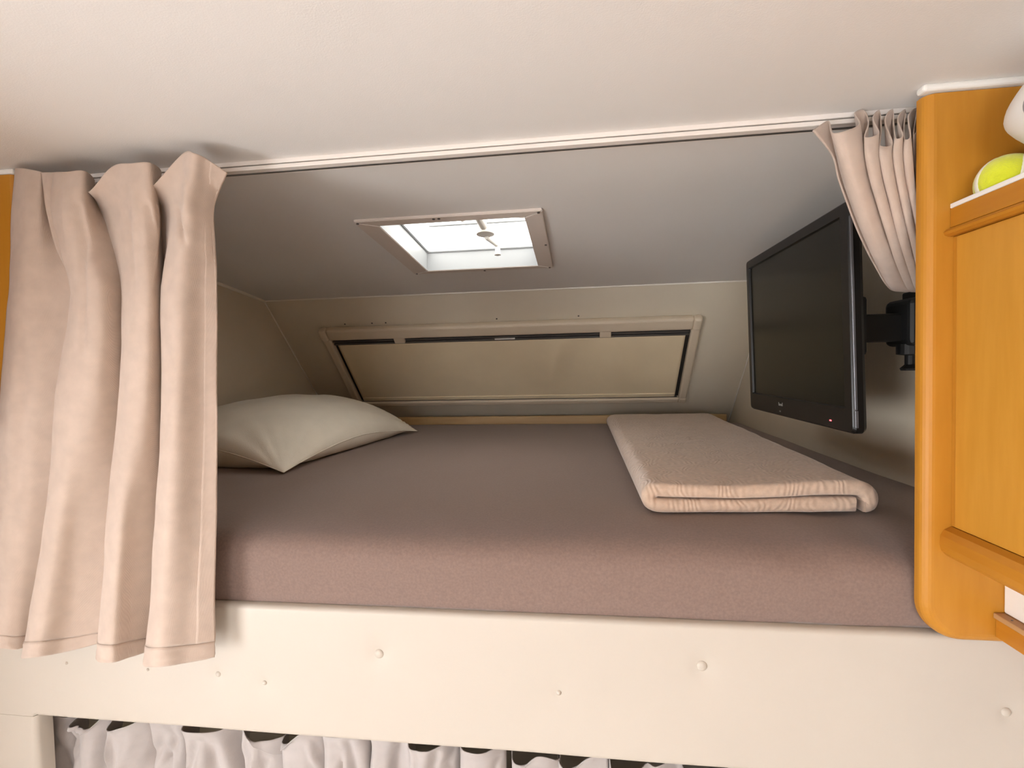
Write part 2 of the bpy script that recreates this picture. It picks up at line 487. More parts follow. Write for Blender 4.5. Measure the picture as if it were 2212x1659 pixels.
# ribs moulded in the dome, winding gear
for b in (0.27, 0.33):
    bm = bm_new(); spoly(bm, [(-0.45, b), (-0.15, b), (-0.15, b + 0.012), (-0.45, b + 0.012)], 0.098, 0.106); obj('dome_rib', bm, M['reveal'], K)
bm = bm_new(); tube(bm, [sky(-0.27, 0.06, 0.075), sky(-0.27, 0.16, 0.066), sky(-0.262, 0.25, 0.055)], [0.013, 0.011, 0.012], 10); obj('winder_arm', bm, M['white'], K, True)
bm = bm_new(); tube(bm, [sky(-0.25, 0.06, 0.08), sky(-0.21, 0.15, 0.08), sky(-0.17, 0.24, 0.082), sky(-0.125, 0.26, 0.085)], 0.010, 8); obj('winder_strut', bm, M['white'], K, True)
bm = bm_new(); tube(bm, [sky(-0.29, 0.08, 0.08), sky(-0.31, 0.18, 0.08), sky(-0.325, 0.25, 0.082)], 0.009, 8); obj('winder_strut', bm, M['white'], K, True)
bm = bm_new(); lathe(bm, [(0.004, -0.012), (0.026, -0.010), (0.030, 0.0), (0.024, 0.012), (0.004, 0.014)], (0, 0, 0), 'Z', 20)
for v in bm.verts: v.co = sky(-0.262 + v.co.x, 0.272 + v.co.y, 0.05 + v.co.z)
obj('winder_hub', bm, M['white'], K, True)
bm = bm_new(); tube(bm, [sky(-0.262, 0.285, 0.036), sky(-0.238, 0.330, 0.026)], [0.007, 0.006], 8)
WH = obj('winder_handle', bm, M['white'], K, True)
bm = bm_new(); lathe(bm, [(0.003, 0.012), (0.007, 0.010), (0.008, -0.006), (0.010, -0.016), (0.004, -0.018)], (0, 0, 0), 'Z', 14)
for v in bm.verts: v.co = sky(-0.236 + v.co.x, 0.334 + v.co.y, 0.014 + v.co.z)
obj('winder_knob', bm, M['white'], WH, True)
for a, b in ((-0.532, 0.008), (-0.34, 0.008), (-0.327, 0.008), (-0.087, 0.008), (-0.085, 0.24), (-0.53, 0.462), (-0.30, 0.462), (-0.087, 0.462)):
    bm = bm_new(); lathe(bm, [(0.001, 0), (0.0035, 0), (0.0035, 0.002), (0.001, 0.0025)], (0, 0, 0), 'Z', 8)
    for v in bm.verts: v.co = sky(a + v.co.x, b + v.co.y, -0.0105 - v.co.z)
    obj('screw', bm, M['screw'], K)

# ================================================================== cream padded panel with buttons
BUT = [(-0.342, 1.151, 0.0085), (0.181, 1.159, 0.0085), (-0.639, 1.100, 0.0055), (-0.551, 1.090, 0.0045), (-0.041, 1.104, 0.0045), (0.603, 1.115, 0.007), (-0.776, 1.101, 0.003), (-0.942, 1.104, 0.003)]
PT = thing('padded_panel', (-0.24, 0.015, 1.0), 'cream vinyl padded panel with pressed buttons along the bunk front', 'panel')
def padded(name, x0, x1, z0, z1, edges, nx, nz, buttons=()):
    bm = bm_new()
    P = []
    for i in range(nz + 1):
        z = z0 + (z1 - z0) * i / nz
        row = []
        for j in range(nx + 1):
            x = x0 + (x1 - x0) * j / nx
            y = 0.0
            for e, d in ((z1 - z, edges[0]), (z - z0, edges[1] if x > -1.016 or z0 < 0.9 else 0), (x - x0, edges[2]), (x1 - x, edges[3])):
                if d and e < d: y += d * (1 - math.sqrt(max(0, 1 - ((d - e) / d) ** 2)))
            y += 0.0015 * noise.noise(Vector((x * 5, z * 9, 1.3)))
            for bx, bz, br in buttons:
                r2 = math.hypot(x - bx, z - bz)
                y += (br * 0.45) * math.exp(-(r2 / (br * 2.0)) ** 2) + br * 0.12 * math.exp(-(r2 / (br * 6)) ** 2)
            row.append(Vector((x, y, z)))
        P.append(row)
    V = grid(bm, P)
    bnd = [V[0][j] for j in range(nx + 1)] + [V[i][nx] for i in range(1, nz + 1)] + [V[nz][j] for j in range(nx - 1, -1, -1)] + [V[i][0] for i in range(nz - 1, 0, -1)]
    back = [bm.verts.new((v.co.x, 0.03, v.co.z)) for v in bnd]
    n = len(bnd)
    for i in range(n): bm.faces.new((bnd[i], back[i], back[(i + 1) % n], bnd[(i + 1) % n]))
    bm.faces.new(back)
    return obj(name, bm, M['panel'], PT, True)
padded('padded_face', XL + 0.001, XC - 0.001, 0.999, 1.2265, (0.006, 0.007, 0, 0), 520, 56, BUT)
padded('side_face', XL + 0.001, -1.012, 0.3, 0.9985, (0, 0.004, 0, 0.007), 40, 60)
for bx, bz, br in BUT:
    bm = bm_new(); lathe(bm, [(br * 0.2, 0.002), (br * 0.96, 0.0016), (br, 0.0), (br * 0.85, -0.0022), (br * 0.4, -0.0036), (br * 0.05, -0.004)], (bx, br * 0.46 + 0.0012, bz), 'Y', 24)
    obj('button', bm, M['panel'], PT, True)

# ================================================================== mattress in fitted sheet
def mat_prof(x):
    q = (x - XL) / (XR - XL)
    r = 0.017 + 0.014 * q
    dr = 0.010 + 0.024 * q
    y0, zb, zt, y1 = 0.012, 1.227, 1.358, 1.598
    pts = [(y0 + 0.03, zb), (y0 + 0.003, zb + 0.0005), (y0, zb + 0.006)]
    for k in range(5): pts.append((y0 - 0.004 * math.sin(math.pi * (k + 1) / 6), zb + 0.006 + (zt - r - zb - 0.006) * (k + 1) / 5))
    for k in range(1, 10):
        t = k / 9 * H
        pts.append((y0 + r * 1.25 * (1 - math.cos(t)), zt - r + r * math.sin(t)))
    ys = y0 + r * 1.25
    for k in range(1, 51): pts.append((ys + (y1 - 0.03 - ys) * (k / 50) ** 1.5, zt))
    for k in range(1, 6):
        t = k / 5 * H
        pts.append((y1 - 0.03 + 0.03 * math.sin(t), zt - 0.03 + 0.03 * math.cos(t)))
    pts.append((y1, zb + 0.01)); pts.append((y1 - 0.01, zb))
    return [(y, z - dr * math.exp(-(y - y0) / 0.055) * max(0.0, (z - zb) / (zt - zb)) ** 2) for y, z in pts]
P = []
NX = 150
for i in range(NX + 1):
    x = XL + 0.003 + (XR - XL - 0.006) * i / NX
    row = []
    for (y, z) in mat_prof(x):
        top = max(0.0, min(1.0, (z - 1.25) / 0.08))
        dz = 0.0025 * noise.noise(Vector((x * 2.2, y * 2.2, 0))) + 0.0010 * noise.noise(Vector((x * 9, y * 5, 4)))
        # soft diagonal wrinkles towards the right front corner
        w = max(0, min(1, (x - 0.0) / 0.5)) * max(0, 1 - y / 0.5)
        dz += 0.0022 * w * math.sin(26 * (x * 0.8 + z * 1.6 + y * 0.5) + 3 * noise.noise(Vector((x * 4, y * 4, z * 4))))
        dy = -0.0025 * noise.noise(Vector((x * 3, z * 8, 7))) * (1 if y < 0.1 else 0)
        if y < 0.1 and x > 0.1: dy += 0.003 * (x - 0.1) * math.sin(34 * (x + 1.3 * z))
        row.append(Vector((x, max(0.006, y + dy) if y < 0.1 else y, z + dz * top - (0.004 * top * math.exp(-((y - 0.9) / 0.5) ** 2)))))
    P.append(row)
bm = bm_new(); V = grid(bm, P, close=True)
bm.faces.new(V[0][::-1]); bm.faces.new(V[-1])
o = obj('mattress', bm, M['sheet'], None, True)
tag(o, 'wide mattress in a mauve brown fitted sheet filling the bunk', 'mattress')

# ================================================================== pillow
pv = (Vector((-0.690, 1.300, 0)) - Vector((-0.780, 0.450, 0)))
LP = pv.length; pv.normalize(); pu = Vector((-pv.y, pv.x, 0))          # pu points to the left wall
pc = Vector((-0.735, 0.875, 0)) + pu * 0.262
P_t, P_b, seamrow = [], [], []
NU, NV = 40, 56
def pil(u, v, top):
    ex = 1 - 0.07 * (1 - v * v); ey = 1 - 0.045 * (1 - u * u)
    fu = max(0, 1 - abs(u) ** 2.3); fv = max(0, 1 - abs(v) ** 2.6)
    f = (fu * fv) ** 0.55
    s = (u + 1) / 2
    crn = (abs(u) * abs(v)) ** 3
    lift = 0.040 * (1 - (abs(u) * abs(v)) ** 1.6)
    z0 = 1.363 + 0.050 * s ** 1.5 + lift
    if u < 0 : z0 += 0.0
    z0 += 0.022 * max(0, v) ** 3 * (1 - abs(u)) 
    wr = 0.005 * f ** 0.5 * noise.noise(Vector((u * 3, v * 3, 2))) + 0.0045 * (1 - f) * math.sin(26 * math.atan2(1.02 - abs(v), 1.02 - abs(u))) * min(1, f * 4)
    z = z0 + 0.118 * f + wr if top else z0 - (z0 - 1.3605) * min(1.0, f * 2.6)
    z = max(z, 1.3605)
    p = pc + pu * (u * 0.262 * ex) + pv * (v * LP / 2 * ey)
    return Vector((max(p.x, XL + 0.008), p.y, z))
us = [math.sin(H * (-1 + 2 * i / NU)) for i in range(NU + 1)]
vs_ = [math.sin(H * (-1 + 2 * i / NV)) for i in range(NV + 1)]
bm = bm_new()
T = [[bm.verts.new(pil(u, v, True)) for v in vs_] for u in us]
Bt = [[T[i][j] if i in (0, NU) or j in (0, NV) else bm.verts.new(pil(us[i], vs_[j], False)) for j in range(NV + 1)] for i in range(NU + 1)]
for i in range(NU):
    for j in range(NV):
        bm.faces.new((T[i][j], T[i][j + 1], T[i + 1][j + 1], T[i + 1][j]))
        bm.faces.new((Bt[i][j], Bt[i + 1][j], Bt[i + 1][j + 1], Bt[i][j + 1]))
seam = [pil(us[0], v, True) for v in vs_] + [pil(u, vs_[-1], True) for u in us[1:]] + [pil(us[-1], v, True) for v in vs_[-2::-1]] + [pil(u, vs_[0], True) for u in us[-2::-1]]
PL = thing('pillow', (pc.x, pc.y, 1.36), 'plump cream pillow leaning against the left wall on the bed', 'pillow')
CU = obj('cushion', bm, M['pillow'], PL, True)
bm = bm_new(); tube(bm, seam, 0.0016, 6, False); obj('piped_seam', bm, M['pillow'], CU, True)

# ================================================================== folded blanket
t_l = 0.0255
zc1, zc2 = 1.3585 + t_l / 2 + 0.0012, 1.3585 + t_l * 1.5 + 0.0042
path = [(0.474, zc1 + 0.001), (0.40, zc1 + 0.0005), (0.30, zc1), (0.20, zc1), (0.150, zc1), (0.134, zc1 + 0.001), (0.1245, zc1 + 0.006), (0.121, (zc1 + zc2) / 2), (0.1245, zc2 - 0.006), (0.134, zc2 - 0.0005), (0.150, zc2), (0.20, zc2 + 0.0005), (0.30, zc2), (0.40, zc2), (0.470, zc2), (0.487, zc2 - 0.003), (0.496, zc2 - 0.010), (0.4985, zc2 - 0.018), (0.496, zc1 + 0.001), (0.490, zc1 - 0.001)]
pth = cr_line([Vector((x, 0, z)) for x, z in path], 4)
def offs(k, sgn, tt):
    d = (pth[min(k + 1, len(pth) - 1)] - pth[max(k - 1, 0)]).normalized()
    n = Vector((-d.z, 0, d.x)) * sgn
    return pth[k] + n * tt
N = len(pth)
loop_idx = [(k, 1) for k in range(N)] + [(k, -1) for k in range(N - 1, -1, -1)]
rows = []
NY = 90
for i in range(NY + 1):
    q = i / NY
    y = 0.130 + 1.30 * q
    e = min(i, NY - i)
    if e < 6:
        dd = 0.011 * (1 - math.cos(e / 6 * H)); y = 0.130 + dd if i < 20 else 1.43 - dd
        tt = t_l / 2 * max(0.12, math.sin(e / 6 * H))
    else:
        q = (i - 6) / (NY - 12); y = 0.141 + 1.278 * q; tt = t_l / 2
    row = []
    for k, sgn in loop_idx:
        p = offs(k, sgn, tt * (1 if 3 < k < N - 4 else 0.93))
        w = 1 + 0.12 * q
        nz = 0.0022 * noise.noise(Vector((p.x * 9, y * 6, p.z * 20))) + 0.0016 * noise.noise(Vector((p.x * 22, y * 12, 3)))
        hi = max(0, min(1, (p.z - 1.372) / 0.02))
        lump = 0.0045 * math.sin(p.x * 14 + 1.0) * (1 - q) * hi
        yy = y + 0.004 * noise.noise(Vector((p.x * 10, p.z * 30, 5))) + (-0.012 * (1 - hi) * (1 - q) if False else 0.0)
        row.append(Vector((0.110 + (p.x - 0.110) * w + 0.006 * q, yy + 0.05 * (p.x - 0.11) * (1 - q), max(1.3592, p.z + nz * hi + lump))))
    rows.append(row)
bm = bm_new(); V = grid(bm, rows, close=True)
for row in (V[0], V[-1]):
    n2 = len(row)
    for k in range(N - 1):
        bm.faces.new((row[k], row[k + 1], row[n2 - 2 - k], row[n2 - 1 - k]))
o = obj('folded_blanket', bm, M['blanket'], None, True)
tag(o, 'taupe blanket folded into a long flat stack below the television', 'blanket')

# ================================================================== curtain track
TR = thing('curtain_track', (-0.25, 0.04, 2.0), 'slim white curtain track screwed to the ceiling across the bunk', 'curtain rail')
obj('track_top', bbox(-1.0, 0.56, 0.038, 0.064, 1.9925, 2.0, 0.001), M['track'], TR)
o = obj('track_slot', bbox(-1.0, 0.56, 0.042, 0.062, 1.9910, 1.9925), M['alu'], TR); o['label'] = 'dark slot of the track'
obj('track_lip', bbox(-1.0, 0.56, 0.039, 0.064, 1.9840, 1.9910, 0.001), M['track'], TR)
o = obj('track_shadow_line', bbox(-1.0, 0.56, 0.052, 0.058, 1.9832, 1.9842), M['alu'], TR); o['label'] = 'dark strip for the shadow line under the track'  # dark strip imitates the shadow line along the lower track edge
o = obj('end_stop', bbox(-1.002, -0.975, 0.0065, 0.038, 1.972, 1.985, 0.003), M['white'], TR); o['label'] = 'small white end stop'
o = obj('end_stop', bbox(-0.992, -0.970, 0.0065, 0.038, 1.983, 1.999, 0.003), M['white'], TR)

# ================================================================== curtains
CURTAIN_LEFT = [
    [(-0.964, -0.02, 1.993), (-0.936, -0.028, 1.988), (-0.91, -0.026, 1.982), (-0.916, -0.018, 1.983), (-0.899, -0.03, 1.978), (-0.84, -0.045, 1.969), (-0.808, -0.04, 1.97), (-0.824, -0.008, 1.966), (-0.796, -0.045, 1.934), (-0.746, -0.05, 1.969), (-0.705, -0.056, 1.969), (-0.677, -0.05, 1.97), (-0.698, -0.006, 1.972), (-0.685, -0.045, 1.932), (-0.615, -0.055, 1.977), (-0.588, -0.064, 1.973), (-0.578, -0.05, 1.969), (-0.558, -0.03, 1.953)],
    [(-0.98, -0.017, 1.927), (-0.932, -0.038, 1.917), (-0.908, -0.032, 1.918), (-0.91, -0.012, 1.924), (-0.88, -0.043, 1.913), (-0.83, -0.058, 1.905), (-0.799, -0.053, 1.905), (-0.816, -0.012, 1.918), (-0.802, -0.017, 1.916), (-0.736, -0.044, 1.903), (-0.696, -0.059, 1.896), (-0.674, -0.054, 1.897), (-0.698, -0.012, 1.911), (-0.688, -0.017, 1.909), (-0.641, -0.044, 1.897), (-0.606, -0.061, 1.89), (-0.593, -0.042, 1.895), (-0.587, -0.025, 1.9)],
    [(-0.985, -0.018, 1.862), (-0.936, -0.04, 1.855), (-0.909, -0.034, 1.855), (-0.895, -0.013, 1.859), (-0.867, -0.045, 1.85), (-0.821, -0.061, 1.844), (-0.791, -0.056, 1.843), (-0.785, -0.013, 1.853), (-0.786, -0.018, 1.852), (-0.734, -0.047, 1.842), (-0.695, -0.063, 1.837), (-0.674, -0.057, 1.837), (-0.698, -0.013, 1.848), (-0.687, -0.018, 1.847), (-0.653, -0.047, 1.838), (-0.614, -0.065, 1.832), (-0.597, -0.045, 1.836), (-0.587, -0.027, 1.839)],
    [(-0.994, -0.02, 1.773), (-0.941, -0.045, 1.768), (-0.915, -0.038, 1.768), (-0.87, -0.014, 1.769), (-0.838, -0.05, 1.763), (-0.793, -0.068, 1.759), (-0.762, -0.062, 1.758), (-0.763, -0.014, 1.765), (-0.77, -0.02, 1.764), (-0.734, -0.052, 1.759), (-0.697, -0.07, 1.755), (-0.673, -0.063, 1.755), (-0.689, -0.014, 1.762), (-0.689, -0.02, 1.761), (-0.667, -0.052, 1.756), (-0.621, -0.072, 1.751), (-0.602, -0.05, 1.754), (-0.586, -0.03, 1.756)],
    [(-1.021, -0.02, 1.602), (-0.964, -0.045, 1.603), (-0.93, -0.038, 1.602), (-0.889, -0.014, 1.6), (-0.873, -0.05, 1.602), (-0.828, -0.068, 1.602), (-0.786, -0.062, 1.601), (-0.774, -0.014, 1.598), (-0.777, -0.02, 1.598), (-0.753, -0.052, 1.6), (-0.714, -0.07, 1.6), (-0.686, -0.063, 1.599), (-0.694, -0.014, 1.597), (-0.694, -0.02, 1.597), (-0.673, -0.052, 1.599), (-0.632, -0.072, 1.599), (-0.613, -0.05, 1.598), (-0.593, -0.03, 1.596)],
    [(-1.05, -0.021, 1.394), (-0.988, -0.047, 1.402), (-0.954, -0.04, 1.401), (-0.924, -0.015, 1.394), (-0.902, -0.052, 1.405), (-0.856, -0.071, 1.411), (-0.836, -0.051, 1.405), (-0.803, -0.015, 1.396), (-0.805, -0.021, 1.397), (-0.781, -0.055, 1.407), (-0.739, -0.074, 1.413), (-0.726, -0.054, 1.408), (-0.713, -0.015, 1.397), (-0.714, -0.021, 1.399), (-0.692, -0.055, 1.409), (-0.649, -0.076, 1.415), (-0.625, -0.052, 1.409), (-0.602, -0.031, 1.403)],
    [(-1.069, -0.022, 1.224), (-1.005, -0.049, 1.24), (-0.979, -0.042, 1.237), (-0.962, -0.015, 1.225), (-0.938, -0.055, 1.245), (-0.888, -0.075, 1.256), (-0.867, -0.044, 1.242), (-0.824, -0.015, 1.231), (-0.826, -0.022, 1.234), (-0.8, -0.057, 1.251), (-0.757, -0.077, 1.262), (-0.748, -0.049, 1.25), (-0.731, -0.015, 1.234), (-0.732, -0.022, 1.237), (-0.709, -0.057, 1.255), (-0.665, -0.079, 1.267), (-0.635, -0.055, 1.256), (-0.61, -0.033, 1.247)],
    [(-1.077, -0.023, 1.143), (-1.011, -0.052, 1.16), (-0.99, -0.044, 1.153), (-0.983, -0.016, 1.147), (-0.961, -0.057, 1.148), (-0.908, -0.078, 1.163), (-0.887, -0.046, 1.155), (-0.836, -0.016, 1.16), (-0.838, -0.023, 1.161), (-0.809, -0.06, 1.156), (-0.762, -0.081, 1.164), (-0.754, -0.052, 1.157), (-0.744, -0.016, 1.15), (-0.745, -0.023, 1.152), (-0.722, -0.06, 1.151), (-0.673, -0.083, 1.163), (-0.641, -0.057, 1.157), (-0.614, -0.034, 1.154)],
]
CURTAIN_RIGHT = [
    [(0.347, 0.013, 1.966), (0.376, 0.031, 1.986), (0.369, 0.003, 1.957), (0.383, -0.007, 1.954), (0.406, 0.003, 1.967), (0.41, 0.025, 1.992), (0.425, 0.029, 1.997), (0.423, 0.013, 1.972), (0.408, -0.007, 1.943), (0.426, -0.007, 1.948), (0.429, 0.013, 1.977), (0.446, 0.029, 1.995), (0.44, 0.013, 1.963), (0.428, -0.007, 1.93), (0.444, -0.007, 1.932), (0.445, 0.013, 1.973), (0.464, 0.029, 1.995), (0.457, 0.013, 1.962), (0.449, -0.007, 1.938), (0.457, -0.007, 1.943), (0.462, 0.013, 1.974), (0.481, 0.029, 1.993), (0.47, 0.013, 1.961), (0.461, -0.005, 1.937), (0.468, -0.005, 1.941), (0.476, 0.013, 1.977), (0.496, 0.028, 1.992), (0.478, 0.005, 1.947), (0.493, 0.013, 1.964), (0.512, 0.029, 1.985)],
    [(0.374, 0.014, 1.929), (0.382, 0.019, 1.93), (0.377, 0, 1.923), (0.388, -0.009, 1.919), (0.411, 0, 1.921), (0.421, 0.028, 1.931), (0.426, 0.028, 1.931), (0.422, 0.014, 1.925), (0.407, -0.011, 1.916), (0.423, -0.011, 1.915), (0.432, 0.014, 1.925), (0.445, 0.028, 1.929), (0.439, 0.014, 1.924), (0.425, -0.011, 1.915), (0.44, -0.011, 1.914), (0.448, 0.014, 1.924), (0.461, 0.028, 1.928), (0.456, 0.014, 1.923), (0.443, -0.009, 1.915), (0.455, -0.009, 1.914), (0.464, 0.014, 1.922), (0.476, 0.028, 1.927), (0.469, 0.014, 1.922), (0.458, -0.007, 1.914), (0.469, -0.007, 1.914), (0.478, 0.014, 1.921), (0.492, 0.028, 1.926), (0.481, 0.009, 1.919), (0.492, 0.014, 1.92), (0.508, 0.025, 1.924)],
    [(0.387, 0.024, 1.898), (0.395, 0.029, 1.899), (0.389, 0.009, 1.893), (0.399, -0.001, 1.888), (0.422, 0.009, 1.89), (0.433, 0.039, 1.9), (0.438, 0.039, 1.9), (0.434, 0.024, 1.895), (0.417, -0.003, 1.886), (0.432, -0.003, 1.885), (0.443, 0.024, 1.894), (0.456, 0.039, 1.898), (0.45, 0.024, 1.893), (0.435, -0.003, 1.884), (0.449, -0.003, 1.883), (0.459, 0.024, 1.893), (0.472, 0.039, 1.897), (0.466, 0.024, 1.892), (0.452, -0.001, 1.884), (0.463, -0.001, 1.883), (0.474, 0.024, 1.891), (0.486, 0.039, 1.896), (0.479, 0.024, 1.891), (0.466, 0.002, 1.884), (0.477, 0.002, 1.883), (0.487, 0.024, 1.89), (0.502, 0.039, 1.895), (0.49, 0.019, 1.888), (0.501, 0.024, 1.889), (0.517, 0.036, 1.892)],
    [(0.402, 0.034, 1.87), (0.409, 0.039, 1.871), (0.404, 0.02, 1.865), (0.414, 0.01, 1.861), (0.436, 0.02, 1.862), (0.446, 0.048, 1.871), (0.451, 0.048, 1.871), (0.447, 0.034, 1.866), (0.431, 0.008, 1.859), (0.445, 0.008, 1.858), (0.456, 0.034, 1.865), (0.468, 0.048, 1.869), (0.462, 0.034, 1.865), (0.448, 0.008, 1.858), (0.461, 0.008, 1.856), (0.471, 0.034, 1.864), (0.484, 0.048, 1.868), (0.478, 0.034, 1.864), (0.464, 0.01, 1.857), (0.475, 0.01, 1.856), (0.486, 0.034, 1.863), (0.498, 0.048, 1.867), (0.49, 0.034, 1.863), (0.478, 0.012, 1.857), (0.488, 0.012, 1.856), (0.498, 0.034, 1.862), (0.513, 0.048, 1.866), (0.501, 0.029, 1.86), (0.512, 0.034, 1.861), (0.527, 0.046, 1.864)],
    [(0.43, 0.055, 1.825), (0.437, 0.059, 1.826), (0.431, 0.042, 1.822), (0.44, 0.033, 1.819), (0.461, 0.042, 1.819), (0.471, 0.068, 1.826), (0.476, 0.068, 1.825), (0.472, 0.055, 1.822), (0.457, 0.031, 1.817), (0.47, 0.031, 1.816), (0.48, 0.055, 1.821), (0.492, 0.068, 1.824), (0.486, 0.055, 1.821), (0.472, 0.031, 1.815), (0.485, 0.031, 1.814), (0.494, 0.055, 1.82), (0.506, 0.068, 1.823), (0.5, 0.055, 1.82), (0.487, 0.033, 1.815), (0.498, 0.033, 1.814), (0.508, 0.055, 1.819), (0.519, 0.068, 1.822), (0.512, 0.055, 1.819), (0.501, 0.035, 1.814), (0.51, 0.035, 1.813), (0.519, 0.055, 1.818), (0.533, 0.068, 1.82), (0.522, 0.051, 1.817), (0.532, 0.055, 1.817), (0.546, 0.066, 1.819)],
    [(0.473, 0.095, 1.782), (0.479, 0.098, 1.782), (0.475, 0.085, 1.779), (0.484, 0.079, 1.777), (0.501, 0.085, 1.777), (0.508, 0.105, 1.781), (0.512, 0.105, 1.781), (0.51, 0.095, 1.779), (0.498, 0.077, 1.776), (0.511, 0.077, 1.775), (0.517, 0.095, 1.778), (0.527, 0.105, 1.779), (0.523, 0.095, 1.778), (0.512, 0.077, 1.775), (0.524, 0.077, 1.774), (0.53, 0.095, 1.777), (0.539, 0.105, 1.778), (0.535, 0.095, 1.777), (0.526, 0.079, 1.774), (0.535, 0.079, 1.773), (0.542, 0.095, 1.776), (0.551, 0.105, 1.777), (0.546, 0.095, 1.776), (0.538, 0.081, 1.773), (0.546, 0.081, 1.773), (0.552, 0.095, 1.775), (0.563, 0.105, 1.776), (0.555, 0.092, 1.774), (0.564, 0.095, 1.774), (0.575, 0.103, 1.775)],
    [(0.532, 0.16, 1.75), (0.537, 0.162, 1.75), (0.535, 0.154, 1.749), (0.543, 0.15, 1.748), (0.558, 0.154, 1.747), (0.561, 0.166, 1.749), (0.565, 0.166, 1.749), (0.564, 0.16, 1.748), (0.556, 0.149, 1.747), (0.566, 0.149, 1.746), (0.57, 0.16, 1.748), (0.577, 0.166, 1.748), (0.574, 0.16, 1.747), (0.568, 0.149, 1.746), (0.578, 0.149, 1.745), (0.58, 0.16, 1.747), (0.587, 0.166, 1.747), (0.585, 0.16, 1.747), (0.579, 0.15, 1.745), (0.587, 0.15, 1.745), (0.591, 0.16, 1.746), (0.597, 0.166, 1.747), (0.594, 0.16, 1.746), (0.589, 0.151, 1.745), (0.596, 0.151, 1.744), (0.6, 0.16, 1.745), (0.607, 0.166, 1.746), (0.602, 0.158, 1.745), (0.609, 0.16, 1.745), (0.618, 0.165, 1.745)],
    [(0.598, 0.235, 1.752), (0.601, 0.236, 1.752), (0.6, 0.231, 1.751), (0.607, 0.229, 1.751), (0.618, 0.231, 1.75), (0.62, 0.239, 1.751), (0.622, 0.239, 1.751), (0.622, 0.235, 1.751), (0.617, 0.228, 1.75), (0.626, 0.228, 1.75), (0.627, 0.235, 1.751), (0.632, 0.239, 1.751), (0.631, 0.235, 1.75), (0.627, 0.228, 1.75), (0.635, 0.228, 1.749), (0.636, 0.235, 1.75), (0.64, 0.239, 1.751), (0.639, 0.235, 1.75), (0.636, 0.229, 1.749), (0.642, 0.229, 1.749), (0.644, 0.235, 1.75), (0.648, 0.239, 1.75), (0.646, 0.235, 1.75), (0.643, 0.23, 1.749), (0.649, 0.23, 1.749), (0.651, 0.235, 1.75), (0.656, 0.239, 1.75), (0.653, 0.234, 1.749), (0.659, 0.235, 1.749), (0.665, 0.238, 1.749)],
]
CREASES = [
    ([(-0.874, 1.901), (-0.856, 1.833), (-0.834, 1.751)], 0.01, 0.006),
    ([(-0.805, 1.909), (-0.798, 1.853), (-0.792, 1.761), (-0.797, 1.67)], 0.008, 0.006),
    ([(-0.679, 1.902), (-0.673, 1.846), (-0.67, 1.786)], 0.009, 0.005),
    ([(-0.724, 1.899), (-0.712, 1.833), (-0.696, 1.769)], 0.005, 0.007),
    ([(-0.634, 1.898), (-0.623, 1.865), (-0.611, 1.835)], 0.009, 0.005),
    ([(-0.58, 1.937), (-0.584, 1.885), (-0.589, 1.812)], 0.006, 0.004),
    ([(-0.574, 1.928), (-0.578, 1.877), (-0.581, 1.826)], 0.004, 0.003),
    ([(-0.598, 1.812), (-0.613, 1.56), (-0.623, 1.293)], 0.006, 0.012),
    ([(-0.936, 1.767), (-0.953, 1.563), (-0.987, 1.322)], 0.005, 0.012),
    ([(-0.873, 1.967), (-0.873, 1.933), (-0.873, 1.895)], 0.009, 0.004),
    ([(-0.828, 1.938), (-0.825, 1.892), (-0.824, 1.854)], -0.006, 0.01),
    ([(-0.7, 1.936), (-0.699, 1.877), (-0.706, 1.818)], -0.005, 0.01),
    ([(-0.606, 1.93), (-0.603, 1.893), (-0.611, 1.879)], -0.006, 0.01),
]

def curtain_mesh(rows, kr, kc, hem_from_bottom=None, wr=0.0012, creases=(), free=False):
    P = cage(rows, kr, kc)
    nr = len(P); ncs = len(P[0])
    for i in range(nr):
        for j in range(ncs):
            p = P[i][j]
            k = 1.0
            d = wr * noise.noise(Vector((p.x * 14, p.y * 14, p.z * 9))) + wr * 0.6 * noise.noise(Vector((p.x * 40, p.y * 30, p.z * 22)))
            P[i][j] = p + Vector((0.3 * d, d, 0))
    for i in range(nr):
        for j in range(ncs):
            p = P[i][j]; dy = 0.0
            for line, amp, w in creases:
                best = None
                for k, (a, c) in enumerate(zip(line, line[1:])):
                    ax, az = a; vx, vz = c[0] - ax, c[1] - az
                    t = max(0.0, min(1.0, ((p.x - ax) * vx + (p.z - az) * vz) / (vx * vx + vz * vz)))
                    d = math.hypot(p.x - ax - t * vx, p.z - az - t * vz)
                    u = (k + t) / (len(line) - 1)
                    if best is None or d < best[0]: best = (d, u)
                if best[0] < 4 * w: dy += amp * math.exp(-(best[0] / w) ** 2) * (0.35 + 0.65 * math.sin(math.pi * min(1, best[1] * 0.9 + 0.1)))
            if free: P[i][j] = p + Vector((0, dy, 0))
            elif p.y < -0.03: P[i][j] = p + Vector((0, min(dy, max(0.0, -0.008 - p.y)), 0))
    if hem_from_bottom:
        i = nr - 1 - hem_from_bottom
        for j in range(ncs): P[i][j] = P[i][j] + Vector((0, 0.0014, 0))
    return P
CL = thing('bunk_curtain', (-0.82, -0.04, 1.13), 'long beige linen curtain hanging in deep folds over the left of the bunk', 'curtain')
P = curtain_mesh(CURTAIN_LEFT, 18, 10, None, 0.0016, CREASES)
nh = 7
bm = bm_new(); grid(bm, P[:len(P) - nh])
CLC = solid(obj('cloth', bm, M['curtain'], CL, True), 0.0016)
bm = bm_new(); grid(bm, [[p + Vector((0, -0.0006 + 0.0022 * noise.noise(Vector((j * 0.22, i * 0.5, 8))) * (i > 0), 0)) for j, p in enumerate(r)] for i, r in enumerate(P[len(P) - nh - 1:])])
solid(obj('hem', bm, M['curtain'], CLC, True), 0.0024)
